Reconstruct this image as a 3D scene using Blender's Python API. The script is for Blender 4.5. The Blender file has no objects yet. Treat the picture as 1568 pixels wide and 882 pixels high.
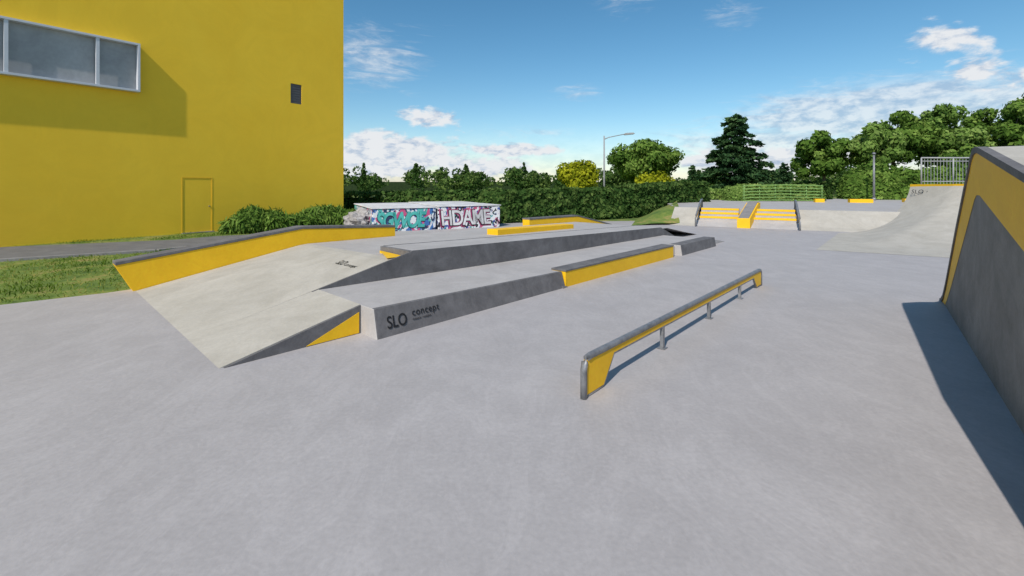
import bpy, math, random, bmesh
import numpy as np
from mathutils import Vector, Matrix
from mathutils import noise as mn
random.seed(7); rng=np.random.default_rng(7)
S=bpy.context.scene
S.view_settings.view_transform='Standard'; S.view_settings.look='None'; S.view_settings.exposure=0
COL=S.collection

# ---------------------------------------------------------------- materials
def newmat(name):
    m=bpy.data.materials.new(name); m.use_nodes=True
    nt=m.node_tree; b=nt.nodes['Principled BSDF']
    return m,nt,b
def mottled(name,c1,c2,scale=1.2,rough=.8,bump=.15,fine=40,speck=None,spec=.3,stain=.0,scuff=0):
    m,nt,b=newmat(name); N=nt.nodes; L=nt.links
    geo=N.new('ShaderNodeNewGeometry')
    n1=N.new('ShaderNodeTexNoise'); n1.inputs['Scale'].default_value=scale; n1.inputs['Detail'].default_value=6; n1.inputs['Roughness'].default_value=.68; n1.inputs['Distortion'].default_value=.6
    n2=N.new('ShaderNodeTexNoise'); n2.inputs['Scale'].default_value=fine; n2.inputs['Detail'].default_value=2
    L.new(geo.outputs['Position'],n1.inputs['Vector']); L.new(geo.outputs['Position'],n2.inputs['Vector'])
    r=N.new('ShaderNodeValToRGB'); r.color_ramp.elements[0].position=.33; r.color_ramp.elements[1].position=.68
    r.color_ramp.elements[0].color=(*c1,1); r.color_ramp.elements[1].color=(*c2,1)
    L.new(n1.outputs['Fac'],r.inputs['Fac'])
    mx=N.new('ShaderNodeMix'); mx.data_type='RGBA'; mx.blend_type='OVERLAY'; mx.inputs[0].default_value=.12
    L.new(r.outputs['Color'],mx.inputs[6]); L.new(n2.outputs['Fac'],mx.inputs[7])
    last=mx.outputs[2]
    def layer(last,scl,rg,dist,lo,hi,amt,stretch=None,rot=0):
        n3=N.new('ShaderNodeTexNoise'); n3.inputs['Scale'].default_value=scl; n3.inputs['Detail'].default_value=8; n3.inputs['Roughness'].default_value=rg; n3.inputs['Distortion'].default_value=dist
        if stretch:
            mp=N.new('ShaderNodeMapping'); mp.inputs['Scale'].default_value=stretch; mp.inputs['Rotation'].default_value=(0,0,rot); L.new(geo.outputs['Position'],mp.inputs[0]); L.new(mp.outputs[0],n3.inputs['Vector'])
        else: L.new(geo.outputs['Position'],n3.inputs['Vector'])
        r3=N.new('ShaderNodeValToRGB'); r3.color_ramp.elements[0].position=lo; r3.color_ramp.elements[1].position=hi
        r3.color_ramp.elements[0].color=(1-amt,1-amt,1-amt,1); r3.color_ramp.elements[1].color=(1,1,1,1)
        L.new(n3.outputs['Fac'],r3.inputs['Fac'])
        m3=N.new('ShaderNodeMix'); m3.data_type='RGBA'; m3.blend_type='MULTIPLY'; m3.inputs[0].default_value=1
        L.new(last,m3.inputs[6]); L.new(r3.outputs['Color'],m3.inputs[7]); return m3.outputs[2]
    if stain>0: last=layer(last,.5,.78,2.2,.42,.60,stain)
    if scuff>0: last=layer(last,1.6,.8,3.2,.50,.53,scuff,(1,.45,1),.8)
    L.new(last,b.inputs['Base Color'])
    b.inputs['Roughness'].default_value=rough; b.inputs['Specular IOR Level'].default_value=spec
    if bump>0.03:
        bp=N.new('ShaderNodeBump'); bp.inputs['Strength'].default_value=bump; bp.inputs['Distance'].default_value=.01
        L.new(n2.outputs['Fac'],bp.inputs['Height']); L.new(bp.outputs['Normal'],b.inputs['Normal'])
    return m
M_conc=mottled('concrete_floor',(.385,.365,.365),(.425,.405,.405),1.1,.65,.12,30,stain=.06,spec=.35,scuff=.05)
M_ramp=mottled('concrete_ramp',(.41,.385,.335),(.48,.455,.405),1.8,.75,.12,30,stain=.10)
M_pad=mottled('concrete_pad',(.40,.38,.37),(.46,.44,.43),1.6,.7,.12,30,stain=.10)
M_dark=mottled('concrete_dark',(.125,.120,.124),(.19,.185,.19),3.5,.8,.2,40,stain=.2)
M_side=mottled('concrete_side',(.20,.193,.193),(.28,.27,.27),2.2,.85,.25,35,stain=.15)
M_yel=mottled('yellow_paint',(.82,.47,.008),(.88,.52,.012),2.5,.55,.06,25,spec=.35,stain=.06)
M_bld=mottled('yellow_render',(.93,.58,.040),(.96,.62,.048),.35,.8,.08,60,spec=.2,stain=.04)
M_door=mottled('yellow_door',(.80,.48,.02),(.84,.51,.025),1,.5,.05,60)
M_steel=mottled('steel',(.16,.165,.175),(.30,.305,.32),9,.45,.05,60); M_steel.node_tree.nodes['Principled BSDF'].inputs['Metallic'].default_value=.35
M_frame=mottled('pale_frame',(.55,.57,.62),(.62,.64,.69),4,.45,.02,60)
M_glass=mottled('window_panel',(.26,.26,.265),(.40,.40,.41),.5,.3,.01,10,spec=.6)
M_vent=mottled('vent',(.10,.10,.11),(.13,.13,.14),3,.6,.1,60)
M_asph=mottled('asphalt',(.12,.12,.125),(.17,.17,.175),2,.9,.4,80)
M_black=mottled('black_paint',(.012,.012,.013),(.02,.02,.022),5,.5,.02,60)
M_white=mottled('white_paint',(.62,.62,.64),(.8,.8,.82),1.2,.7,.1,30,stain=.3)
M_bark=mottled('bark',(.08,.065,.045),(.17,.14,.10),5,.95,.3,30)
M_pole=mottled('galvanised',(.26,.27,.28),(.34,.35,.36),5,.5,.02,60)
M_teal=mottled('teal_paint',(.03,.30,.27),(.12,.50,.46),3,.5,.02,60)
M_mag=mottled('magenta_paint',(.25,.02,.10),(.45,.10,.2),3,.5,.02,60)
M_rock=mottled('rough_rock',(.16,.15,.15),(.45,.44,.45),5,.9,.4,20)
M_net=mottled('green_slat',(.16,.30,.08),(.26,.42,.14),5,.8,.02,20)

def spraymat(name,cols,seed):
    m,nt,b=newmat(name); N=nt.nodes; L=nt.links
    geo=N.new('ShaderNodeNewGeometry'); mp=N.new('ShaderNodeMapping'); mp.inputs['Location'].default_value=(seed,seed*1.7,0); mp.inputs['Scale'].default_value=(1,1,.8)
    L.new(geo.outputs['Position'],mp.inputs['Vector'])
    base=N.new('ShaderNodeRGB'); base.outputs[0].default_value=(.66,.67,.70,1); last=base.outputs[0]
    for i,(c,sc,th,ed) in enumerate(cols):
        n=N.new('ShaderNodeTexNoise'); n.inputs['Scale'].default_value=sc; n.inputs['Detail'].default_value=1.5; n.inputs['Distortion'].default_value=1.6
        m2=N.new('ShaderNodeVectorMath'); m2.operation='ADD'; m2.inputs[1].default_value=(i*7.3,i*3.1,i*5.7); L.new(mp.outputs[0],m2.inputs[0]); L.new(m2.outputs[0],n.inputs['Vector'])
        r=N.new('ShaderNodeMapRange'); r.inputs[1].default_value=th; r.inputs[2].default_value=th+ed; L.new(n.outputs['Fac'],r.inputs[0])
        mx=N.new('ShaderNodeMix'); mx.data_type='RGBA'; L.new(r.outputs[0],mx.inputs[0]); L.new(last,mx.inputs[6]); mx.inputs[7].default_value=(*c,1); last=mx.outputs[2]
    L.new(last,b.inputs['Base Color']); b.inputs['Roughness'].default_value=.7
    return m
M_spA=spraymat('sprayed_teal',[((.10,.42,.40),1.3,.47,.03),((.04,.14,.38),2.2,.53,.02),((.62,.66,.68),3.1,.56,.02),((.02,.04,.10),3.6,.57,.015),((.50,.08,.2),2.6,.60,.02)],2.1)
M_spB=spraymat('sprayed_mixed',[((.50,.10,.20),1.6,.54,.03),((.05,.08,.30),2.2,.52,.02),((.7,.72,.74),2.8,.54,.02),((.02,.02,.03),3.8,.56,.015),((.10,.40,.38),3.1,.64,.02)],9.4)

def leafmat(name,cd,cm,cl):
    m,nt,b=newmat(name); N=nt.nodes; L=nt.links
    a=N.new('ShaderNodeAttribute'); a.attribute_name='shade'
    r=N.new('ShaderNodeValToRGB'); e=r.color_ramp.elements
    e[0].color=(*cd,1); e[1].color=(*cl,1); x=e.new(.5); x.color=(*cm,1)
    L.new(a.outputs['Fac'],r.inputs['Fac'])
    d=N.new('ShaderNodeBsdfDiffuse'); L.new(r.outputs['Color'],d.inputs['Color'])
    t=N.new('ShaderNodeBsdfTranslucent'); L.new(r.outputs['Color'],t.inputs['Color'])
    mx=N.new('ShaderNodeMixShader'); mx.inputs[0].default_value=.3
    L.new(d.outputs[0],mx.inputs[1]); L.new(t.outputs[0],mx.inputs[2]); L.new(mx.outputs[0],N['Material Output'].inputs['Surface'])
    return m
L_mid=leafmat('leaf_mid',(.03,.07,.012),(.11,.20,.035),(.25,.36,.08))
L_dark=leafmat('leaf_dark',(.018,.045,.012),(.055,.115,.028),(.15,.22,.06))
L_lime=leafmat('leaf_lime',(.10,.13,.008),(.27,.30,.016),(.46,.46,.03))
L_light=leafmat('leaf_light',(.06,.12,.025),(.17,.28,.06),(.33,.43,.13))
L_con=leafmat('needle',(.018,.045,.020),(.045,.105,.04),(.11,.19,.07))
L_grass=leafmat('grass_blade',(.07,.13,.015),(.15,.23,.03),(.40,.30,.10))
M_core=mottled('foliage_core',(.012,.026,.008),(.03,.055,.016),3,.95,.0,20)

# ---------------------------------------------------------------- helpers
def empty(name,loc=(0,0,0)):
    o=bpy.data.objects.new(name,None); o.location=loc; o.empty_display_size=.2; COL.objects.link(o); return o
def mesh(name,verts,faces,mat,parent=None,smooth=False,bevel=0):
    me=bpy.data.meshes.new(name); me.from_pydata([tuple(v) for v in verts],[],faces); me.update()
    bm=bmesh.new(); bm.from_mesh(me); bmesh.ops.recalc_face_normals(bm,faces=bm.faces); bm.to_mesh(me); bm.free()
    o=bpy.data.objects.new(name,me); COL.objects.link(o)
    if mat: me.materials.append(mat)
    if parent: o.parent=parent
    if smooth:
        for p in me.polygons: p.use_smooth=True
    if bevel>0:
        b=o.modifiers.new('b','BEVEL'); b.width=bevel; b.segments=2; b.limit_method='ANGLE'; b.angle_limit=math.radians(35)
    return o
class Fr:
    def __init__(s,o,d,e=None):
        s.o=Vector((o[0],o[1],0)); s.d=Vector((d[0],d[1],0)).normalized(); s.e=Vector((-s.d.y,s.d.x,0)) if e is None else Vector((e[0],e[1],0)).normalized()
    def __call__(s,a,w,z): return s.o+s.d*a+s.e*w+Vector((0,0,z))
def prism(name,F,prof,w0,w1,mat,parent,bevel=0):
    n=len(prof)
    v=[F(a,w0,z) for a,z in prof]+[F(a,w1,z) for a,z in prof]
    f=[list(range(n)),list(range(2*n-1,n-1,-1))]+[[i,(i+1)%n,n+(i+1)%n,n+i] for i in range(n)]
    return mesh(name,v,f,mat,parent,bevel=bevel)
def box(name,F,a0,a1,w0,w1,z0,z1,mat,parent,bevel=0):
    return prism(name,F,[(a0,z0),(a1,z0),(a1,z1),(a0,z1)],w0,w1,mat,parent,bevel)
def loft(name,rows,mat,parent,smooth=False):
    n=len(rows[0]); v=[p for r in rows for p in r]
    f=[[i*n+j,i*n+j+1,(i+1)*n+j+1,(i+1)*n+j] for i in range(len(rows)-1) for j in range(n-1)]
    return mesh(name,v,f,mat,parent,smooth)
def tube(name,pts,rad,mat,parent,seg=8,taper=None):
    verts=[];faces=[]
    pts=[Vector(p) for p in pts]
    for i,p in enumerate(pts):
        t=(pts[min(i+1,len(pts)-1)]-pts[max(i-1,0)]).normalized()
        ref=Vector((0,0,1)) if abs(t.z)<.9 else Vector((1,0,0))
        u=t.cross(ref).normalized(); v=t.cross(u)
        r=rad if taper is None else rad*(1-(1-taper)*i/(len(pts)-1))
        for k in range(seg):
            a=2*math.pi*(k+.5)/seg; verts.append(p+(u*math.cos(a)+v*math.sin(a))*r)
    for i in range(len(pts)-1):
        for k in range(seg):
            faces.append([i*seg+k,i*seg+(k+1)%seg,(i+1)*seg+(k+1)%seg,(i+1)*seg+k])
    faces.append(list(range(seg))); faces.append(list(range((len(pts)-1)*seg,len(pts)*seg)))
    return mesh(name,verts,faces,mat,parent,smooth=(seg>4))
def text(name,body,X,Y,org,size,mat,parent,offset=0,extrude=.001,shear=0,sx=1,space=1):
    c=bpy.data.curves.new(name,'FONT'); c.body=body; c.size=size; c.offset=offset; c.extrude=extrude; c.shear=shear; c.space_character=space
    c.materials.append(mat)
    o=bpy.data.objects.new(name,c); COL.objects.link(o)
    X=Vector(X).normalized(); Y=Vector(Y).normalized(); Z=X.cross(Y).normalized()
    m=Matrix.Identity(4)
    for i in range(3):
        m[i][0]=X[i]*sx; m[i][1]=Y[i]; m[i][2]=Z[i]; m[i][3]=org[i]
    o.matrix_world=m; o.parent=parent
    return o

def leaves(name,P,A,B,shade,mat,parent):
    n=len(P); V=np.stack([P-A,P+B,P+A,P-B],1).reshape(-1,3).astype(np.float32)
    me=bpy.data.meshes.new(name); me.vertices.add(4*n); me.vertices.foreach_set('co',V.ravel())
    me.loops.add(4*n); me.loops.foreach_set('vertex_index',np.arange(4*n,dtype=np.int32))
    me.polygons.add(n); me.polygons.foreach_set('loop_start',np.arange(0,4*n,4,dtype=np.int32)); me.polygons.foreach_set('loop_total',np.full(n,4,dtype=np.int32))
    me.update(calc_edges=True)
    at=me.attributes.new('shade','FLOAT','FACE'); at.data.foreach_set('value',np.clip(shade,0,1).astype(np.float32))
    me.materials.append(mat); o=bpy.data.objects.new(name,me); COL.objects.link(o)
    if parent: o.parent=parent
    return o
def unit(v): return v/np.maximum(np.linalg.norm(v,axis=-1,keepdims=True),1e-6)
def clump_leaves(clumps,n,size,spread=.28,droop=0):
    C=np.array(clumps); w=(C[:,3]*C[:,5]); w=w/w.sum()
    idx=rng.choice(len(C),n,p=w); D=unit(rng.normal(size=(n,3)))
    r=1-np.abs(rng.normal(0,spread,n)); r+=rng.normal(0,.08,n)
    P=C[idx,:3]+D*C[idx,3:6]*r[:,None]
    nrm=unit(D*1.2+rng.normal(0,.5,(n,3)))
    A=unit(np.cross(nrm,rng.normal(size=(n,3))))
    if droop: A=unit(D*.6+rng.normal(0,.35,(n,3))+np.array([0,0,-droop]))
    B=unit(np.cross(nrm,A))
    s=size*rng.uniform(.6,1.4,(n,1))
    sh=C[idx,6]+rng.normal(0,.15,n)
    return P,A*s,B*s*(.22 if droop else .6),sh
def tree(name,x,y,z0,h,crown_w,crown_h,mat,n=9000,size=.16,k=26,trunk=.18,gap=.0,squash=.8,crf=(.30,.46)):
    e=empty(name,(0,0,0))
    cz=z0+h-crown_h/2; cl=[]
    for i in range(k):
        d=unit(rng.normal(size=3)); rr=rng.uniform(.35,.85)
        c=np.array([x,y,cz])+d*np.array([crown_w/2,crown_w/2,crown_h/2])*rr
        r=crown_w/2*rng.uniform(*crf)*(1-.2*(rr>.7)); cl.append([*c,r,r,r*squash,rng.uniform(.2,.8)])
    P,A,B,sh=clump_leaves(cl,n,size)
    leaves('crown',P,A,B,sh,mat,e)
    tube('trunk',[(x,y,z0-.2),(x+.05,y,z0+(cz-z0)*.5),(x-.03,y,cz)],trunk,M_bark,e,8,.55)
    for i in range(9):
        c=cl[i]; st=Vector((x,y,z0+(cz-z0)*random.uniform(.45,.95)))
        mid=st.lerp(Vector(c[:3]),.5)+Vector((0,0,.15)); tube('limb_%d'%i,[st,mid,c[:3]],trunk*.45,M_bark,e,6,.3)
    return e
def conifer(name,x,y,z0,h,w,mat=None,n=14000,size=.16,lo=.12,dens=9,power=.75):
    e=empty(name); mat=mat or L_con
    nb=int(dens*h)
    Ps=[];As=[];Bs=[];Sh=[]
    wt=np.array([((1-(i+.5)/nb)**power)+.15 for i in range(nb)]); wt=wt/wt.sum()
    for i in range(nb):
        per=max(20,int(n*wt[i]))
        t=(i+.5)/nb; hz=z0+h*(lo+(.98-lo)*t); ang=i*2.399+rng.normal(0,.3)
        Lr=w/2*((1-t)**power)*rng.uniform(.55,1.25)*(1-.3*math.exp(-t*8))+.15
        q=rng.uniform(0,1,per)**.55; cs=np.array([math.cos(ang),math.sin(ang)])
        lat=rng.normal(0,.14*Lr+.08,per)*(1.1-q*.5)
        px=x+cs[0]*Lr*q-cs[1]*lat; py=y+cs[1]*Lr*q+cs[0]*lat
        pz=hz-.16*Lr*q**1.5+rng.normal(0,.03+.025*Lr,per)+.08*Lr
        Ps.append(np.stack([px,py,pz],1))
        d=np.stack([np.full(per,cs[0]),np.full(per,cs[1]),np.full(per,-.2)],1)+rng.normal(0,.5,(per,3)); d=unit(d)
        s=size*rng.uniform(.6,1.4,(per,1)); b=unit(np.cross(d,np.array([0,0,1.])+rng.normal(0,.5,(per,3))))
        As.append(d*s); Bs.append(b*s*.5); Sh.append(rng.uniform(.2,.8)+rng.normal(0,.16,per))
    leaves('crown',np.concatenate(Ps),np.concatenate(As),np.concatenate(Bs),np.concatenate(Sh),mat,e)
    tube('trunk',[(x,y,z0-.2),(x,y,z0+h*.95)],.028*h,M_bark,e,8,.15)
    return e

# ---------------------------------------------------------------- camera
cd=bpy.data.cameras.new('camera'); cam=bpy.data.objects.new('camera',cd); COL.objects.link(cam); S.camera=cam
cam.location=(0,0,1.85); cam.rotation_euler=(math.pi/2,0,0); cd.lens=16.0; cd.sensor_width=36; cd.shift_y=-.1008; cd.clip_end=3000; cd.clip_start=.05

# ---------------------------------------------------------------- light + sky
SA=math.radians(64); SE=math.radians(44)
Ld=Vector((math.cos(SA)*math.cos(SE),math.sin(SA)*math.cos(SE),-math.sin(SE)))
sl=bpy.data.lights.new('sun','SUN'); sl.energy=4.4; sl.angle=math.radians(.6); sl.color=(1,.93,.84)
so=bpy.data.objects.new('sun',sl); so.rotation_euler=Ld.to_track_quat('-Z','Y').to_euler(); so.location=(-10,-20,25); COL.objects.link(so)
W=bpy.data.worlds.new('World'); S.world=W; W.use_nodes=True; nt=W.node_tree; N=nt.nodes; L=nt.links
try:
    W.cycles.sampling_method='MANUAL'; W.cycles.sample_map_resolution=256
except Exception: pass
for n_ in list(N): N.remove(n_)
out=N.new('ShaderNodeOutputWorld'); bg=N.new('ShaderNodeBackground'); bg.inputs['Strength'].default_value=.14
sky=N.new('ShaderNodeTexSky'); sky.sky_type='NISHITA'; sky.sun_disc=False; sky.sun_elevation=SE; sky.sun_rotation=math.radians(206)
sky.air_density=1.0; sky.dust_density=.3; sky.ozone_density=2.2
hs=N.new('ShaderNodeHueSaturation'); hs.inputs['Saturation'].default_value=1.25; hs.inputs['Hue'].default_value=.488; hs.inputs['Value'].default_value=.88; L.new(sky.outputs[0],hs.inputs['Color']); L.new(hs.outputs[0],bg.inputs['Color'])
tc=N.new('ShaderNodeTexCoord'); sp=N.new('ShaderNodeSeparateXYZ'); L.new(tc.outputs['Generated'],sp.inputs[0])
def mt(op,a,b=None,c=None):
    n=N.new('ShaderNodeMath'); n.operation=op
    for i,v in enumerate((a,b,c)):
        if v is None: continue
        if isinstance(v,(int,float)): n.inputs[i].default_value=v
        else: L.new(v,n.inputs[i])
    return n.outputs[0]
az=mt('MULTIPLY',mt('ARCTAN2',sp.outputs[0],sp.outputs[1]),57.2958)
el=mt('MULTIPLY',mt('ARCSINE',sp.outputs[2]),57.2958)
cv=N.new('ShaderNodeCombineXYZ'); L.new(mt('MULTIPLY',az,.16),cv.inputs[0]); L.new(mt('MULTIPLY',el,.34),cv.inputs[1])
def noise(vec,sc,det,ro,dist=0):
    n=N.new('ShaderNodeTexNoise'); n.inputs['Scale'].default_value=sc; n.inputs['Detail'].default_value=det; n.inputs['Roughness'].default_value=ro; n.inputs['Distortion'].default_value=dist
    L.new(vec,n.inputs['Vector']); return n.outputs['Fac']
nz=noise(cv.outputs[0],1.6,8,.60,.3)
cw=N.new('ShaderNodeCombineXYZ'); L.new(mt('MULTIPLY',mt('ADD',az,mt('MULTIPLY',el,1.2)),.09),cw.inputs[0]); L.new(mt('MULTIPLY',el,.5),cw.inputs[1])
nw=noise(cw.outputs[0],1.5,9,.68,1.2)
def gauss(lst):
    tot=None
    for a0,e0,ra,re,st in lst:
        x=mt('DIVIDE',mt('SUBTRACT',az,a0),ra); y=mt('DIVIDE',mt('SUBTRACT',el,e0),re)
        g=mt('MULTIPLY',mt('EXPONENT',mt('MULTIPLY',mt('ADD',mt('MULTIPLY',x,x),mt('MULTIPLY',y,y)),-1)),st)
        tot=g if tot is None else mt('MAXIMUM',tot,g)
    return tot
cum=gauss([(-15,3.5,10,2.9,.74),(.5,4.3,7,1.1,.56),(-10.5,8.2,5.2,1.7,.48),(-20,2.2,9,2.4,.6),(-4,2.2,10,1.8,.56),(43.3,13.1,3.4,1.9,.48),(46,10.2,4.2,1.3,.42),(50,9,4,1.8,.5),(30,2.5,14,1.8,.48),(90,10,30,6,.4),(170,12,60,9,.4)])
wis=gauss([(-17,14.8,7,4.5,.46),(39,6.9,14,3.2,.95),(30,4.0,14,3.2,.7),(25.7,19,4,2,.32),(14,22,4,2,.36),(8.2,11.5,5,1.4,.34),(45,20,8,2,.26),(2,6.5,9,1.3,.32),(-70,30,30,10,.3),(120,40,40,15,.3)])
def sstep(v,a,b):
    m=N.new('ShaderNodeMapRange'); m.interpolation_type='SMOOTHSTEP'; L.new(v,m.inputs[0]); m.inputs[1].default_value=a; m.inputs[2].default_value=b; return m.outputs[0]
cf=sstep(mt('ADD',nz,cum),.72,.94); wf=mt('MULTIPLY',sstep(mt('ADD',nw,wis),.66,1.2),.72)
haze=mt('MULTIPLY',sstep(el,8,-1),.38)
fac=mt('MINIMUM',mt('ADD',cf,wf),.97)
fac=mt('MAXIMUM',fac,haze)
ccol=N.new('ShaderNodeValToRGB'); ccol.color_ramp.elements[0].position=.38; ccol.color_ramp.elements[1].position=.58
ccol.color_ramp.elements[0].color=(.46,.58,.76,1); ccol.color_ramp.elements[1].color=(.93,.95,.98,1)
L.new(mt('ADD',noise(cv.outputs[0],3.2,5,.6,.2),mt('MULTIPLY',cf,.07)),ccol.inputs[0])
bc=N.new('ShaderNodeBackground'); bc.inputs['Strength'].default_value=.88; L.new(ccol.outputs[0],bc.inputs['Color'])
ms=N.new('ShaderNodeMixShader'); L.new(fac,ms.inputs[0]); L.new(bg.outputs[0],ms.inputs[1]); L.new(bc.outputs[0],ms.inputs[2]); L.new(ms.outputs[0],out.inputs[0])

# ---------------------------------------------------------------- ground
M_gr,ntg,bg_=newmat('grass_ground'); Ng=ntg.nodes; Lg=ntg.links
g=Ng.new('ShaderNodeNewGeometry'); n1=Ng.new('ShaderNodeTexNoise'); n1.inputs['Scale'].default_value=1.0; n1.inputs['Detail'].default_value=7; n1.inputs['Roughness'].default_value=.75
Lg.new(g.outputs['Position'],n1.inputs['Vector']); r=Ng.new('ShaderNodeValToRGB'); e=r.color_ramp.elements
e[0].position=.38; e[0].color=(.06,.12,.018,1); e[1].position=.66; e[1].color=(.34,.24,.09,1); x=e.new(.52); x.color=(.14,.20,.03,1)
Lg.new(n1.outputs['Fac'],r.inputs['Fac']); Lg.new(r.outputs['Color'],bg_.inputs['Base Color']); bg_.inputs['Roughness'].default_value=.95
mesh('grass_ground',[(-1500,-1500,0),(1500,-1500,0),(1500,1500,0),(-1500,1500,0)],[[0,1,2,3]],M_gr)
conc=[(-18,-.75),(-7.88,6.98),(-6.95,7.75),(-6.6,8.2),(-4.0,12.4),(-7.2,16.2),(-8.3,22),(0,22.5),(8.6,23.5),(40,23.5),(40,-25),(-18,-25)]
mesh('concrete_ground',[(x,y,.004) for x,y in conc],[list(range(len(conc)))],M_conc)
path=[(-30,-1),(-12.4,11.0),(-9.87,12.64),(-8.6,14.6),(-9.6,16.9),(-10.6,16.4),(-11.3,15.3),(-15.3,13.4),(-34,0)]
mesh('asphalt_path',[(x,y,.006) for x,y in path],[list(range(len(path)))],M_asph)
kerb=empty('path_kerb')
kp=[(-30,-1),(-12.4,11.0),(-9.87,12.64),(-8.6,14.6)]
for i in range(3):
    a=Vector((*kp[i],0)); b=Vector((*kp[i+1],0)); F=Fr(a,(b-a)); box('kerb_%d'%i,F,0,(b-a).length-.01,-.14,-.01,-.05,.07,M_side,kerb,.01)

# ---------------------------------------------------------------- funbox
F=Fr((-2.946,4.573),(.68,.733))
fb=empty('skate_funbox')
prism('lower_bank',F,[(0,0.005),(1.54,.3535),(1.54,-.05),(0,-.05)],0.0,1.2149,M_ramp,fb)
prism('bank_side_dark',F,[(.02,.0),(1.535,.352),(1.535,-.05),(.02,-.05)],-.035,-.002,M_dark,fb)
prism('bank_side_yellow',F,[(.85,.012),(1.50,.012),(1.50,.27)],-.041,-.036,M_yel,fb)
rows=[]
for i in range(11):
    w=1.215+(4.9-1.215)*i/10; k=i/10
    st=2.77+.09*k; zt=.636-.09*k
    rows.append([F(0,w,.005),F(st*.5,w,zt*.5+.0025),F(st-.08,w,zt*(st-.08)/st),F(st+.1,w,zt)])
loft('upper_bank',rows,M_ramp,fb,False)
rows=[]
for i in range(11):
    w=1.215+(4.9-1.215)*i/10; k=i/10; st=2.87+.09*k; zt=.636-.09*k
    rows.append([F(st,w,zt),F(7,w,.54-.02*k),F(13.2,w,.42),F(14.5,w,.2),F(15.8,w,.0),F(15.8,w,-.05)])
loft('deck',rows,M_pad,fb)
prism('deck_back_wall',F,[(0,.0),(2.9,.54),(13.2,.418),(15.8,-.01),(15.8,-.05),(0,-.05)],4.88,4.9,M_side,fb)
prism('lower_pad',F,[(1.54,.35),(5.27,.275),(12.85,.21),(14.3,0),(14.3,-.05),(1.54,-.05)],-.27,1.175,M_pad,fb)
def lean(name,a0,a1,z0,z1,wb,wt,wi,mat):
    v=[F(a0,wb,-.02),F(a0,wt,z0),F(a0,wi,z0),F(a0,wi,-.02),F(a1,wb,-.02),F(a1,wt,z1),F(a1,wi,z1),F(a1,wi,-.02)]
    return mesh(name,v,[[0,1,2,3],[7,6,5,4],[0,4,5,1],[1,5,6,2],[2,6,7,3],[0,3,7,4]],mat,fb,bevel=.006)
lean('edge_ledge',1.54,5.3,.354,.279,-.42,-.33,-.272,M_dark)
lean('edge_ledge_end',1.528,1.5385,.353,.353,-.418,-.33,.0,M_pad)
lean('ledge_foot',5.2,5.36,.05,.02,-.47,-.40,-.3,M_dark)
box('yellow_ledge',F,5.32,9.95,-.40,-.09,-.02,.283,M_yel,fb,.004)
box('yellow_ledge_cap',F,5.31,9.96,-.41,-.08,.284,.315,M_dark,fb,.004)
lean('far_ledge',10.35,12.85,.275,.27,-.47,-.42,-.1,M_dark)
lean('far_ledge_end',10.33,10.348,.272,.272,-.468,-.42,-.1,M_pad)
prism('long_ledge_side',F,[(1.45,.337),(3.1,.722),(3.14,.738),(12.66,.476),(13.69,.12),(13.69,-.05),(1.45,-.05)],1.178,1.212,M_dark,fb)
prism('long_ledge_top',F,[(3.16,.734),(12.66,.472),(13.69,.13),(13.69,-.05),(3.16,-.05)],1.2135,2.1,M_pad,fb)
box('long_ledge_end',F,3.08,3.155,1.2135,2.1,.55,.736,M_dark,fb,.004)
prism('long_ledge_back',F,[(3.16,.739),(12.66,.476),(13.69,.13),(13.69,.0),(3.16,.3)],2.102,2.13,M_dark,fb)
mesh('long_ledge_yellow',[F(3.07,1.3,.64),F(3.07,2.1,.585),F(3.07,2.1,.66),F(2.72,1.3,.648)],[[0,1,2],[0,2,3]],M_yel,fb)
def hubba(nm,prof,w0,w1,bot):
    body=[(a,z-.055) for a,z in prof]+bot
    prism(nm,F,body,w0,w1,M_yel,fb,.004)
    cap=[(a,z) for a,z in prof]+[(a,z-.053) for a,z in prof[::-1]]
    prism(nm+'_cap',F,cap,w0-.012,w1+.02,M_dark,fb,.006)
hubba('hubba',[(-.27,.535),(2.86,.935),(5.2,.81)],4.91,5.22,[(5.2,-.05),(-.03,-.05),(-.03,0)])
hubba('far_hubba',[(10.5,.70),(13.4,.67),(15.95,.16)],4.91,5.22,[(15.95,-.05),(10.5,-.05)])
prism('low_ledge',F,[(7.12,.45),(7.12,.675),(10.55,.60),(10.55,.4)],3.1,3.5,M_yel,fb,.01)
Yl=F(0,-.33,.354)-F(0,-.42,0)
def onface(a,z,off=.003):
    k=z/.354; return F(a,-.42+.09*k,z)+Vector((F.d.y,-F.d.x,0))*off
text('lettering_1','SLO',F.d,Yl,onface(1.68,.095),.21,M_black,fb,offset=.002,sx=.78)
text('lettering_2','concept',F.d,Yl,onface(2.05,.175),.13,M_black,fb,offset=.0,sx=.92,space=1.12)
text('lettering_3','skateparks · conception',F.d,Yl,onface(2.05,.125),.03,M_black,fb,sx=1)
nb=Vector((F.d.x,F.d.y,.227)).normalized()
o1=F(2.28,2.22,.515)
text('lettering_4','SLO',-F.e,nb,o1,.22,M_black,fb,offset=.0,sx=.62)
text('lettering_5','concept',-F.e,nb,o1-F.e*.30-Vector((0,0,-.004)),.13,M_black,fb,space=1.1,sx=.8)

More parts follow.
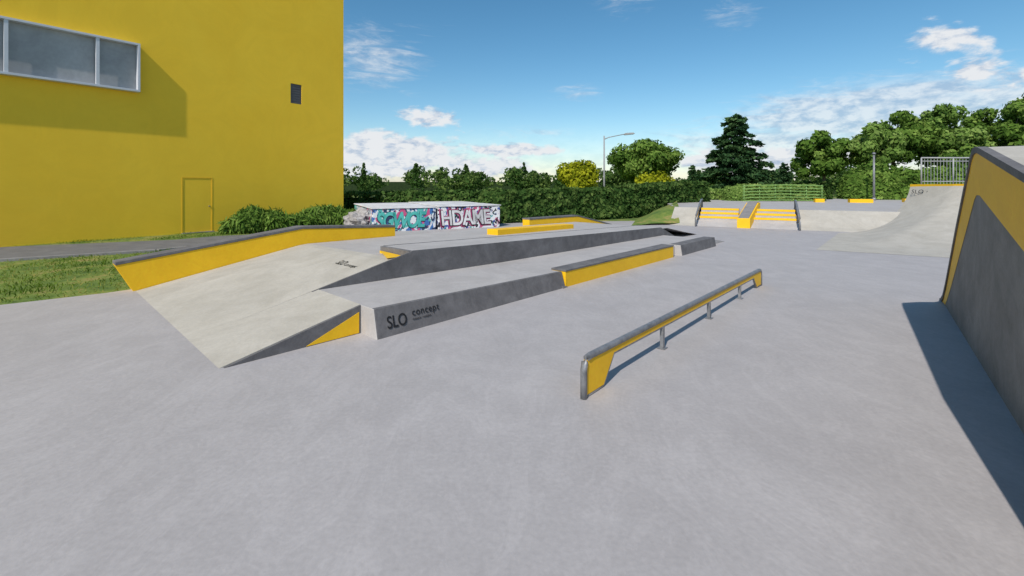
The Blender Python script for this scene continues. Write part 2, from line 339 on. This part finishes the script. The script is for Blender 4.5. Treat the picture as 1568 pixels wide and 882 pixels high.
# ---------------------------------------------------------------- grind rail
gr=empty('grind_rail')
R=Fr((.62,3.93),(.665,.747))
LR=5.93
def zr(a): return .375-.055*a/LR
pts=[R(0,0,-.01),R(0,0,.25),R(.015,0,zr(0)-.06),R(.04,0,zr(0)-.035),R(.10,0,zr(0)-.026)]
pts+= [R(a,0,zr(a)-.026) for a in np.linspace(.4,LR-.4,6)]
pts+= [R(LR-.10,0,zr(LR)-.026),R(LR-.04,0,zr(LR)-.035),R(LR-.015,0,zr(LR)-.06),R(LR,0,.2),R(LR,0,-.01)]
tube('rail_tube',pts,.030,M_steel,gr,10)
prism('side_plate',R,[(.025,zr(0)-.045),(.025,.03),(.31,.03),(.50,zr(.5)-.10),(LR-.50,zr(LR)-.10),(LR-.31,.03),(LR-.025,.03),(LR-.025,zr(LR)-.045)],-.016,.016,M_yel,gr)
tube('lower_bar',[R(.0,0,.015),R(.31,0,.015),R(.51,0,zr(.5)-.108),R(LR-.51,0,zr(LR)-.108),R(LR-.31,0,.015),R(LR,0,.015)],.017,M_steel,gr,8)
for i,a in enumerate((1.62,3.16,4.62)):
    box('post_%d'%i,R,a-.022,a+.022,-.02,.02,-.01,zr(a)-.11,M_steel,gr,.003)
    box('foot_%d'%i,R,a-.05,a+.05,-.045,.045,.006,.014,M_steel,gr,.002)

# ---------------------------------------------------------------- right ramp
rr=empty('skate_ramp')
Q=Fr((6.85,7.28),(-.62,-.785))
prof=[(-.12,.006),(0,.03),(.25,.13),(.6,.38),(1.66,1.28),(2.78,2.17),(2.92,2.235),(3.06,2.25),(3.25,2.235),(6.3,1.72),(7.2,1.1),(8.8,.005)]
sgn=1 if Q.e.dot(Vector((.785,-.62,0)))>0 else -1
def QW(w): return sgn*w
loft('riding_surface',[[Q(a,QW(w),z) for a,z in prof] for w in (.06,5.2)],M_ramp,rr)
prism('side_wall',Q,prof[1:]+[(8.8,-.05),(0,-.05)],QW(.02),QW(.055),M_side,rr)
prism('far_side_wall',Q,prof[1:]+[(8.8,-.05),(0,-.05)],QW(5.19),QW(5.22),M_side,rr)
inner=[(.42,.02),(.62,.12),(1.1,.42),(2.56,1.42),(2.95,1.69),(3.08,1.74),(3.25,1.74),(6.1,1.12),(6.9,.72),(8.0,.0)]
outer=[(.0,.0),(.25,.09),(.6,.34),(1.66,1.24),(2.78,2.13),(2.92,2.19),(3.06,2.2),(6.25,1.67),(7.15,1.07),(8.7,.0)]
v=[Q(a,QW(.016),z) for a,z in outer]+[Q(a,QW(.016),z) for a,z in inner]
n=10; mesh('yellow_band',v,[[i,i+1,n+i+1,n+i] for i in range(n-1)],M_yel,rr)
capp=[(a,z+.006) for a,z in prof]+[(a,z-.06) for a,z in prof[::-1]]
v=[Q(a,QW(0),z) for a,z in capp]+[Q(a,QW(.075),z) for a,z in capp]; n=len(prof)
m_=2*n; f=[]
for i in range(n-1):
    j=m_-1-i
    f+= [[i,i+1,j-1,j],[m_+i,m_+i+1,m_+j-1,m_+j],[i,i+1,m_+i+1,m_+i],[j,j-1,m_+j-1,m_+j]]
f+=[[0,m_-1,2*m_-1,m_],[n-1,n,m_+n,m_+n-1]]
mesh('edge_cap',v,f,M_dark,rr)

# ---------------------------------------------------------------- building
yb=empty('yellow_building')
B=Fr((-12.43,17.19),(.581,.814))
HB=14
def wallpiece(nm,a0,a1,z0,z1): box(nm,B,a0,a1,0,.3,z0,z1,M_bld,yb)
wallpiece('wall_a',-26,-.0,-.1,HB); wallpiece('wall_b',.0,.97,2.1,HB); wallpiece('wall_c',.97,4.165,-.1,HB)
wallpiece('wall_d',4.165,4.69,-.1,5.55); wallpiece('wall_e',4.165,4.69,6.45,HB); wallpiece('wall_f',4.69,6.875,-.1,HB)
box('body',B,-26,6.87,.3,16,-.1,HB-.3,M_bld,yb)
box('end_wall',B,6.5,6.872,.302,16.01,-.1,HB,M_bld,yb)
box('door',B,.004,.966,.006,.09,0,2.098,M_bld,yb)
for nm,a0,a1,z0,z1 in (('door_jamb_l',-.04,-.001,0,2.14),('door_jamb_r',.971,1.01,0,2.14),('door_head',.0,.97,2.102,2.14)):
    box(nm,B,a0,a1,-.006,.01,z0,z1,M_door,yb)
box('door_handle',B,.86,.91,-.03,.005,1.0,1.03,M_steel,yb); box('door_sill',B,-.05,1.02,-.15,0,-.02,.03,M_side,yb)
box('vent',B,4.165,4.69,.05,.1,5.55,6.45,M_vent,yb)
for i in range(8): box('louvre_%d'%i,B,4.17,4.685,.02,.05,5.58+i*.11,5.63+i*.11,M_vent,yb)
a0,a1,z0,z1,p=-8.6,-1.355,5.10,6.79,.25
for nm,c in {'bay_top':(a0,a1,z1-.07,z1),'bay_bottom':(a0,a1,z0,z0+.07),'bay_right':(a1-.07,a1,z0+.07,z1-.07),'bay_left':(a0,a0+.07,z0+.07,z1-.07)}.items():
    box(nm,B,c[0],c[1],-p,0,c[2],c[3],M_frame,yb,.004)
for i,a in enumerate((-2.48,-4.52,-6.56)): box('mullion_%d'%i,B,a-.045,a+.045,-p+.02,-p+.1,z0+.07,z1-.07,M_frame,yb,.003)
box('bay_glass',B,a0+.07,a1-.07,-.05,-.003,z0+.07,z1-.07,M_glass,yb)
box('parapet_cap',B,-26.05,6.95,-.06,.36,HB,HB+.08,M_steel,yb)

# ---------------------------------------------------------------- graffiti platform
gp=empty('graffiti_wall')
G=Fr((-5.42,17.66),(.894,.447))
box('block_a',G,0,2.55,0,5.0,-.05,.90,M_spA,gp,.03)
box('block_b',G,2.63,5.45,-.05,5.0,-.05,.93,M_spB,gp,.03)
box('coping_a',G,-.04,2.57,-.04,5.0,.90,.945,M_white,gp,.02)
box('coping_b',G,2.61,5.49,-.09,5.0,.931,.975,M_white,gp,.02)
def grf(nm,s,a,z,size,mat,off,o2,w=0,sx=1,sh=.1,sp=.95):
    text(nm,s,G.d,(0,0,1),G(a,w-off,z),size,mat,gp,offset=o2,extrude=.001,shear=sh,sx=sx,space=sp)
grf('tag_1','SGWOE',.12,.14,.85,M_black,.004,.045,0,.72,.2,.8); grf('tag_2','SGWOE',.13,.16,.85,M_teal,.008,.03,0,.72,.2,.8)
grf('tag_3','HDAME',2.72,.14,.92,M_mag,.005,.06,-.05,.78,-.15,.86); grf('tag_4','HDAME',2.74,.15,.9,M_black,.009,.035,-.05,.80,-.12,.86); grf('tag_5','HDAME',2.76,.17,.88,M_white,.013,.014,-.05,.81,-.12,.87)
bm=bmesh.new(); bmesh.ops.create_icosphere(bm,subdivisions=4,radius=1)
for v in bm.verts:
    k=1+.35*mn.fractal(v.co*1.8,1,2,4); v.co=v.co*k
me=bpy.data.meshes.new('boulder'); bm.to_mesh(me); bm.free(); me.materials.append(M_rock)
o=bpy.data.objects.new('rock_pile',me); COL.objects.link(o); o.location=(-6.35,19.2,.35); o.scale=(.6,1.4,.5); o.rotation_euler=(0,0,.5)

# ---------------------------------------------------------------- back bank, stairs, hubba
bb=empty('stair_bank')
K=Fr((7.58,20.8),(.88,-.475))
ZP=.75
prof=[(0,.005),(.35,.12),(1.75,ZP),(1.75,-.05),(0,-.05)]
def bprism(nm,a0,a1,pr,mat,par,bevel=0,skew=0):
    n=len(pr); v=[K(a0+skew*w,w,z) for w,z in pr]+[K(a1+skew*w,w,z) for w,z in pr]
    f=[list(range(n)),list(range(2*n-1,n-1,-1))]+[[i,(i+1)%n,n+(i+1)%n,n+i] for i in range(n)]
    return mesh(nm,v,f,mat,par,bevel=bevel)
bprism('bank_left',-.4,.75,prof,M_ramp,bb)
bprism('bank_right',4.75,9.2,prof,M_ramp,bb)
low=[(0,.005),(.7,.24),(1.9,.24),(1.9,-.05),(0,-.05)]
bprism('landing',.75,4.75,low,M_pad,bb)
for i in range(3):
    z=.24+.17*(i+1); w=.72+.36*i
    for j,(aa,ab) in enumerate(((.85,2.45),(3.0,4.65))):
        bprism('step_%d_%d'%(i,j),aa,ab,[(w,.2),(w,z),(2.0,z),(2.0,.2)],M_pad,bb)
        bprism('step_nose_%d_%d'%(i,j),aa,ab,[(w-.012,z-.085),(w-.012,z+.004),(w+.12,z+.004),(w+.12,z-.085)],M_yel,bb)
pr=[(-.15,-.05),(-.15,.42),(1.9,1.02),(2.3,1.02),(2.3,-.05)]
bprism('centre_hubba',2.45,2.95,pr,M_yel,bb,.01,skew=.16)
bprism('centre_hubba_cap',2.50,2.90,[(-.14,.425),(-.14,.455),(1.88,1.045),(2.3,1.045),(2.3,1.022),(1.9,1.022)],M_side,bb,0,.16)
def hrail(nm,a,mat):
    h=empty(nm)
    tube('top_rail',[K(a,-.35,.02),K(a,-.3,.38),K(a,-.2,.5),K(a,1.8,1.12),K(a,2.3,1.14),K(a,2.35,.75)],.04,mat,h,8)
    tube('post_1',[K(a,.7,.1),K(a,.7,.78)],.03,mat,h,6); tube('post_2',[K(a,1.8,.5),K(a,1.8,1.12)],.03,mat,h,6)
    bprism('rail_plate',a-.01,a+.01,[(-.28,.28),(-.2,.44),(1.8,1.07),(1.8,.98)],M_yel,h)
hrail('stair_handrail',.8,M_steel); hrail('stair_handrail',4.7,M_steel)
pl=[K(-.4,1.752,0),K(.75,1.752,0),K(.75,2.0,0),K(4.75,2.0,0),K(4.75,1.752,0),K(9.2,1.752,0),Vector((20,18.5,0)),Vector((48,17,0)),Vector((60,40,0)),Vector((11,34,0))]
n=len(pl); mesh('upper_plaza',[(p.x,p.y,ZP) for p in pl]+[(p.x,p.y,-.1) for p in pl],[list(range(n))]+[[i,(i+1)%n,n+(i+1)%n,n+i] for i in range(n)],M_pad)
pb=empty('yellow_plaza_ledge'); 
for i,(x,y,l) in enumerate(((19,28.5,.5),(20.8,28,1.2),(24.6,28.5,1.0))):
    box('ledge_%d'%i,Fr((x,y),(.9,-.3)),0,l,0,.4,ZP-.02,ZP+.22,M_yel,pb,.01)
rows=[]
for i in range(8):
    t=i/7; rows.append([Vector((5.4+2.3*u+t*1.5+.1*math.sin(u*9),20.6+.4*u+t*4.5,.004+(ZP+.15)*u*min(1,t*1.7+.15)+.05*math.sin(t*9+u*5)*u)) for u in np.linspace(0,1,8)])
loft('grass_bank',rows,M_gr,None,True)

# ---------------------------------------------------------------- quarter pipe at right
qp=empty('quarter_pipe')
def lerp3(pts,a):
    if a<.5: return Vector(pts[0]).lerp(Vector(pts[1]),a*2)
    return Vector(pts[1]).lerp(Vector(pts[2]),(a-.5)*2)
toe=[(12.5,17.4,.008),(8.62,12.9,.008),(11.6,11.2,.008)]
top=[(16.65,19.0,1.85),(16.6,17.1,1.86),(17.0,13.8,1.88)]
rows=[]
for i in range(25):
    a=i/24; T=lerp3(toe,a); U=lerp3(top,a); row=[]
    for j in range(29):
        k=j/28; P=T.lerp(U,k); P.z=.008+1.84*(1-math.sqrt(max(0,1-(max(0,k-.15)/.862)**2)))/(1-math.sqrt(max(0,1-(.85/.862)**2))); row.append(P)
    rows.append(row)
loft('transition',rows,M_ramp,qp,True)
edge=[lerp3(top,i/24) for i in range(25)]
back=Vector((1,.25,0)).normalized()
rows=[[p+Vector((-.03,0,-.13)) for p in edge],[p+Vector((-.035,0,.02)) for p in edge],[p+back*.25+Vector((0,0,.02)) for p in edge]]
loft('yellow_edge',rows,M_yel,qp)
rows=[[p+back*.25+Vector((0,0,.015)) for p in edge],[Vector((22.5,p.y,1.865)) for p in edge]]
loft('platform',rows,M_pad,qp)
mesh('platform_back_wall',[(16.7,19.0,0),(16.7,19,1.86),(22.5,19.0,1.86),(22.5,19,0)],[[0,1,2,3]],M_ramp,qp)
text('lettering','SLO concept',Vector((.25,-1,0)),(.35,.09,1),Vector((16.30,18.6,1.50)),.24,M_black,qp,space=1.1)
fn=empty('metal_railing')
def fence(p0,p1,z,h,nb):
    p0=Vector((*p0,0)); p1=Vector((*p1,0)); Lf=(p1-p0).length; FF=Fr(p0,p1-p0)
    for k,(zz,r_) in enumerate(((z+h,.03),(z+.12,.02),(z+h-.14,.018))): tube('rail_h_%d'%k,[FF(0,0,zz),FF(Lf,0,zz)],r_,M_pole,fn,6)
    for i in range(nb+1):
        a=Lf*i/nb; big=(i%10==0)
        tube('bar_%d'%i,[FF(a,0,z),FF(a,0,z+h)],.028 if big else .009,M_pole,fn,6 if big else 4)
fence((17.0,18.9),(22.3,18.9),1.87,1.1,40); fence((22.3,18.9),(22.3,13.5),1.87,1.1,40)

# ---------------------------------------------------------------- lamp + pole
sm=empty('street_lamp')
tube('pole',[(8.1,40,-.1),(8.1,40,3),(8.1,40,6.15)],.10,M_pole,sm,10,.6)
tube('arm',[(8.1,40,5.85),(8.5,40,6.02),(9.9,39.9,6.3)],.05,M_pole,sm,8,.7)
LF=Fr((9.8,39.9),(1,-.05)); prism('lamp_head',LF,[(0,6.24),(.1,6.2),(.85,6.27),(.95,6.33),(.8,6.42),(.1,6.38)],-.14,.14,M_pole,sm,.02)
lp=empty('lamp_post'); tube('pole',[(25.45,32,.6),(25.45,32,4.0)],.075,M_steel,lp,10,.8); tube('cap',[(25.45,32,4.0),(25.45,32,4.12)],.13,M_steel,lp,10,.6)
tube('base',[(25.45,32,.7),(25.45,32,.95)],.12,M_steel,lp,10)

# ---------------------------------------------------------------- vegetation
def hedge(name,pts,th,mat,n,size):
    e=empty(name); Ps=[];Ns=[];segs=[];tot=0
    for i in range(len(pts)-1):
        a=np.array(pts[i]);b=np.array(pts[i+1]); Lx=np.hypot(*(b-a)[:2]); segs.append((a,b,Lx)); tot+=Lx
    for si,(a,b,Lx) in enumerate(segs):
        m=int(n*Lx/tot); t=rng.uniform(-.01,1.01,m); c=a[None]+(b-a)[None]*t[:,None]
        d=(b-a)[:2]/Lx; nr=np.array([-d[1],d[0]])
        u=rng.uniform(0,1,m); side=rng.uniform(0,1,m)<.55
        sg=np.where(rng.uniform(0,1,m)<.8,-1,1)
        wv=np.where(side,sg*1.0,rng.uniform(-1,1,m)); zv=np.where(side,u,1.0)
        zv=zv-.10*np.abs(wv)**6*(~side)
        l1=np.array([mn.noise(Vector((q[0]*1.3,q[1]*1.3,z_*2.2))) for q,z_ in zip(c,zv)])
        l2=np.array([mn.noise(Vector((q[0]*4,q[1]*4+9,z_*6))) for q,z_ in zip(c,zv)])
        lump=.20*l1+.14*l2+rng.normal(0,.05,m)
        P=np.stack([c[:,0]+nr[0]*wv*(th/2+lump),c[:,1]+nr[1]*wv*(th/2+lump),c[:,3]+zv*c[:,2]+lump*.7],1)
        Nn=np.stack([nr[0]*wv*side,nr[1]*wv*side,(~side)*1.0+.15],1)
        # rounded leafy ends
        for (pt,dd,on) in ((a,-d,si==0),(b,d,si==len(segs)-1)):
            if not on: continue
            me_=int(m*th*.9/Lx)+50; th_=rng.uniform(-math.pi/2,math.pi/2,me_); zz=rng.uniform(0,1,me_)
            rr_=(th/2)*(1-.25*zz**4)+rng.normal(0,.06,me_)
            ox=dd[0]*np.cos(th_)+nr[0]*np.sin(th_); oy=dd[1]*np.cos(th_)+nr[1]*np.sin(th_)
            P=np.concatenate([P,np.stack([pt[0]+ox*rr_,pt[1]+oy*rr_,pt[3]+zz*pt[2]],1)]); Nn=np.concatenate([Nn,np.stack([ox,oy,.3*np.ones(me_)],1)])
            l1=np.concatenate([l1,rng.normal(0,.2,me_)]); l2=np.concatenate([l2,rng.normal(0,.2,me_)])
        Ps.append((P,.5+.45*l2+.25*l1));Ns.append(Nn)
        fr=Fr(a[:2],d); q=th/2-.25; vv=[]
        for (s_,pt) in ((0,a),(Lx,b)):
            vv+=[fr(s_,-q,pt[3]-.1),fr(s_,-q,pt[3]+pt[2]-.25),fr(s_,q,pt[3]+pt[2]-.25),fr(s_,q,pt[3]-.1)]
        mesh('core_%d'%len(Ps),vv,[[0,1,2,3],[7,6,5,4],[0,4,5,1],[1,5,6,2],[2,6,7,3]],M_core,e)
    P=np.concatenate([p for p,_ in Ps]);sh=np.concatenate([s for _,s in Ps]); Nn=unit(np.concatenate(Ns)+rng.normal(0,.5,(len(P),3)));n=len(P)
    A=unit(np.cross(Nn,rng.normal(size=(n,3)))); Bv=unit(np.cross(Nn,A)); s=size*rng.uniform(.6,1.4,(n,1))
    leaves('foliage',P,A*s,Bv*s*.6,sh+rng.normal(0,.14,n),mat,e)
    return e
hedge('hedge',[(-.8,22.6,1.45,0),(5.5,25.5,1.6,0),(12.0,30.0,1.95,.1)],1.7,L_dark,28000,.11)
hedge('hedge',[(-30,27,1.3,0),(-9,26.5,1.35,0),(-.8,25.0,1.5,0)],1.6,L_dark,12000,.12)
hedge('clipped_bush',[(15.9,31.8,1.1,.6),(20.4,31.6,1.15,.6)],2.0,L_light,11000,.11)
gf=empty('green_slat_fence'); GF=Fr((15.4,30.4),(1,-.03))
for i in range(6): tube('slat_%d'%i,[GF(0,0,.75+.2*i),GF(.5,-.05,.8+.2*i),GF(2.6,-.12,.84+.2*i),GF(4.9,-.05,.8+.2*i),GF(5.3,0,.75+.2*i)],.028,M_net,gf,5)
for i in range(6): tube('post_%d'%i,[GF(.1+i*1.02,0,.6),GF(.1+i*1.02,0,1.85)],.03,M_net,gf,5)
hedge('boundary_hedge',[(27,35,2.0,.6),(42,31,3.2,.6),(62,20,3.6,.6)],3,L_mid,32000,.17)
hedge('boundary_hedge',[(12.2,33.5,1.1,.3),(15.2,33.8,1.0,.5)],1.5,L_light,5000,.11)

sh_=empty('ornamental_shrub'); cl=[]
for i in range(26):
    t=i/25; x=-10.6+3.8*t+rng.normal(0,.12); y=17.4+2.95*t+rng.normal(0,.15); hh=.46+.10*math.sin(t*11)+(.0 if t>.06 else -.1)
    cl.append([x,y,hh*.72,.55,.55,hh,rng.uniform(.35,.75)])
P,A,Bv,s_=clump_leaves(cl,17000,.15,.2,droop=.7); leaves('foliage',P,A,Bv,s_,L_mid,sh_)

tree('lime_tree',5.65,38,0,3.8,4.3,3.0,L_lime,8000,.13,26)
tree('round_tree',14.4,50,0,7.3,8.6,5.8,L_mid,15000,.19,44,crf=(.24,.36))
tree('yellow_shrub',13.4,42,0,2.6,5.0,1.5,L_lime,5000,.14,22,.08)
conifer('cedar_tree',19.6,40,0,8.1,6.4,n=17000,size=.18,lo=.16,dens=9,power=.55)
conifer('fir_tree',16.6,42,0,3.7,1.2,n=1800,size=.14); conifer('fir_tree',27.5,46,0,4.1,2.6,n=3500,size=.16)
conifer('fir_tree',23.6,34.5,.6,1.5,.9,mat=L_dark,n=1500,size=.12)
tree('rounded_shrub',28.3,35,.3,3.3,4.8,3.2,L_mid,8000,.15,26,.12)
for (x,y,h,w,ch,mt_,n_) in ((31.5,46,7.4,6.2,5.4,L_mid,9500),(34.8,44,8.1,5.8,5.2,L_light,7500),(38.5,46,9.5,7.4,6.2,L_mid,10000),(43.0,45,10.2,7.4,7,L_light,9500),
                        (47.5,44,10.1,7,6.8,L_mid,9500),(51.5,44,12.1,8.0,8.4,L_mid,10500),(57,42,12.9,9,8.6,L_light,9500),(40,40,5.6,5.5,3.8,L_mid,7000),(46,38,5.4,6,4,L_mid,7000)):
    tree('deciduous_tree',x,y,0,h,w,ch,mt_,n_,.20,34,.2,crf=(.2,.34))
tl=empty('distant_trees'); Pp=[]
for i in range(210):
    x=rng.uniform(-60,85); y=rng.uniform(50,80); h=rng.uniform(2.7,4.9)*y/68
    if i%9==0: h*=1.18
    if rng.uniform()<.5:
        m=260; q=rng.uniform(0,1,m)**.7; a=rng.uniform(0,6.28,m); r_=1.15*(1-q)**.8*rng.uniform(.6,1.15,m)*(.8+.3*np.sin(q*26))+.05
        P=np.stack([x+r_*np.cos(a),y+r_*np.sin(a),q*h*1.1],1); Pp.append((P,rng.uniform(.2,.6)))
    else:
        for c in range(6):
            m=70; D=unit(rng.normal(size=(m,3))); cc=np.array([x+rng.normal(0,.8),y+rng.normal(0,.6),h*rng.uniform(.4,.85)]); P=cc+D*np.array([.85,.85,.65])*rng.uniform(.8,1.05,(m,1)); Pp.append((P,rng.uniform(.35,1.0)))
P=np.concatenate([p for p,_ in Pp]); sh=np.concatenate([np.full(len(p),s) for p,s in Pp])+rng.normal(0,.15,len(P))
A=unit(rng.normal(size=P.shape)); Bv=unit(np.cross(A,rng.normal(size=P.shape))); s=.20*rng.uniform(.6,1.4,(len(P),1))
leaves('foliage',P,A*s,Bv*s*.7,sh,L_dark,tl)
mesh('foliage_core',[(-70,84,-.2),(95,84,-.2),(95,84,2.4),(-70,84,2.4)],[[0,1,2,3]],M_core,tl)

def inpoly(x,y,poly):
    c=np.zeros(len(x),bool); n=len(poly); j=n-1
    for i in range(n):
        xi,yi=poly[i]; xj,yj=poly[j]
        c^=((yi>y)!=(yj>y))&(x<(xj-xi)*(y-yi)/(yj-yi+1e-9)+xi); j=i
    return c
n=80000; x=rng.uniform(-20,-4,n); y=rng.uniform(3,20,n)
k=~inpoly(x,y,conc)&~inpoly(x,y,path)
wx=(x+12.43)*.814-(y-17.19)*.581; k&=(wx>.05)
x=x[k];y=y[k];n=len(x)
nn=np.array([mn.noise(Vector((a*.9,b*.9,3))) for a,b in zip(x,y)])
k=rng.uniform(0,1,n)<(.75-nn*.9); x=x[k];y=y[k];nn=nn[k];n=len(x)
hh=rng.uniform(.02,.07,n)*(1.1-nn)
A=np.stack([rng.normal(0,.02,n),rng.normal(0,.02,n),hh/2],1); a=rng.uniform(0,6.28,n); Bv=np.stack([np.cos(a)*.008,np.sin(a)*.008,np.zeros(n)],1)
leaves('grass',np.stack([x,y,hh/2],1),A,Bv,.45+.9*nn+rng.normal(0,.18,n),L_grass,None)
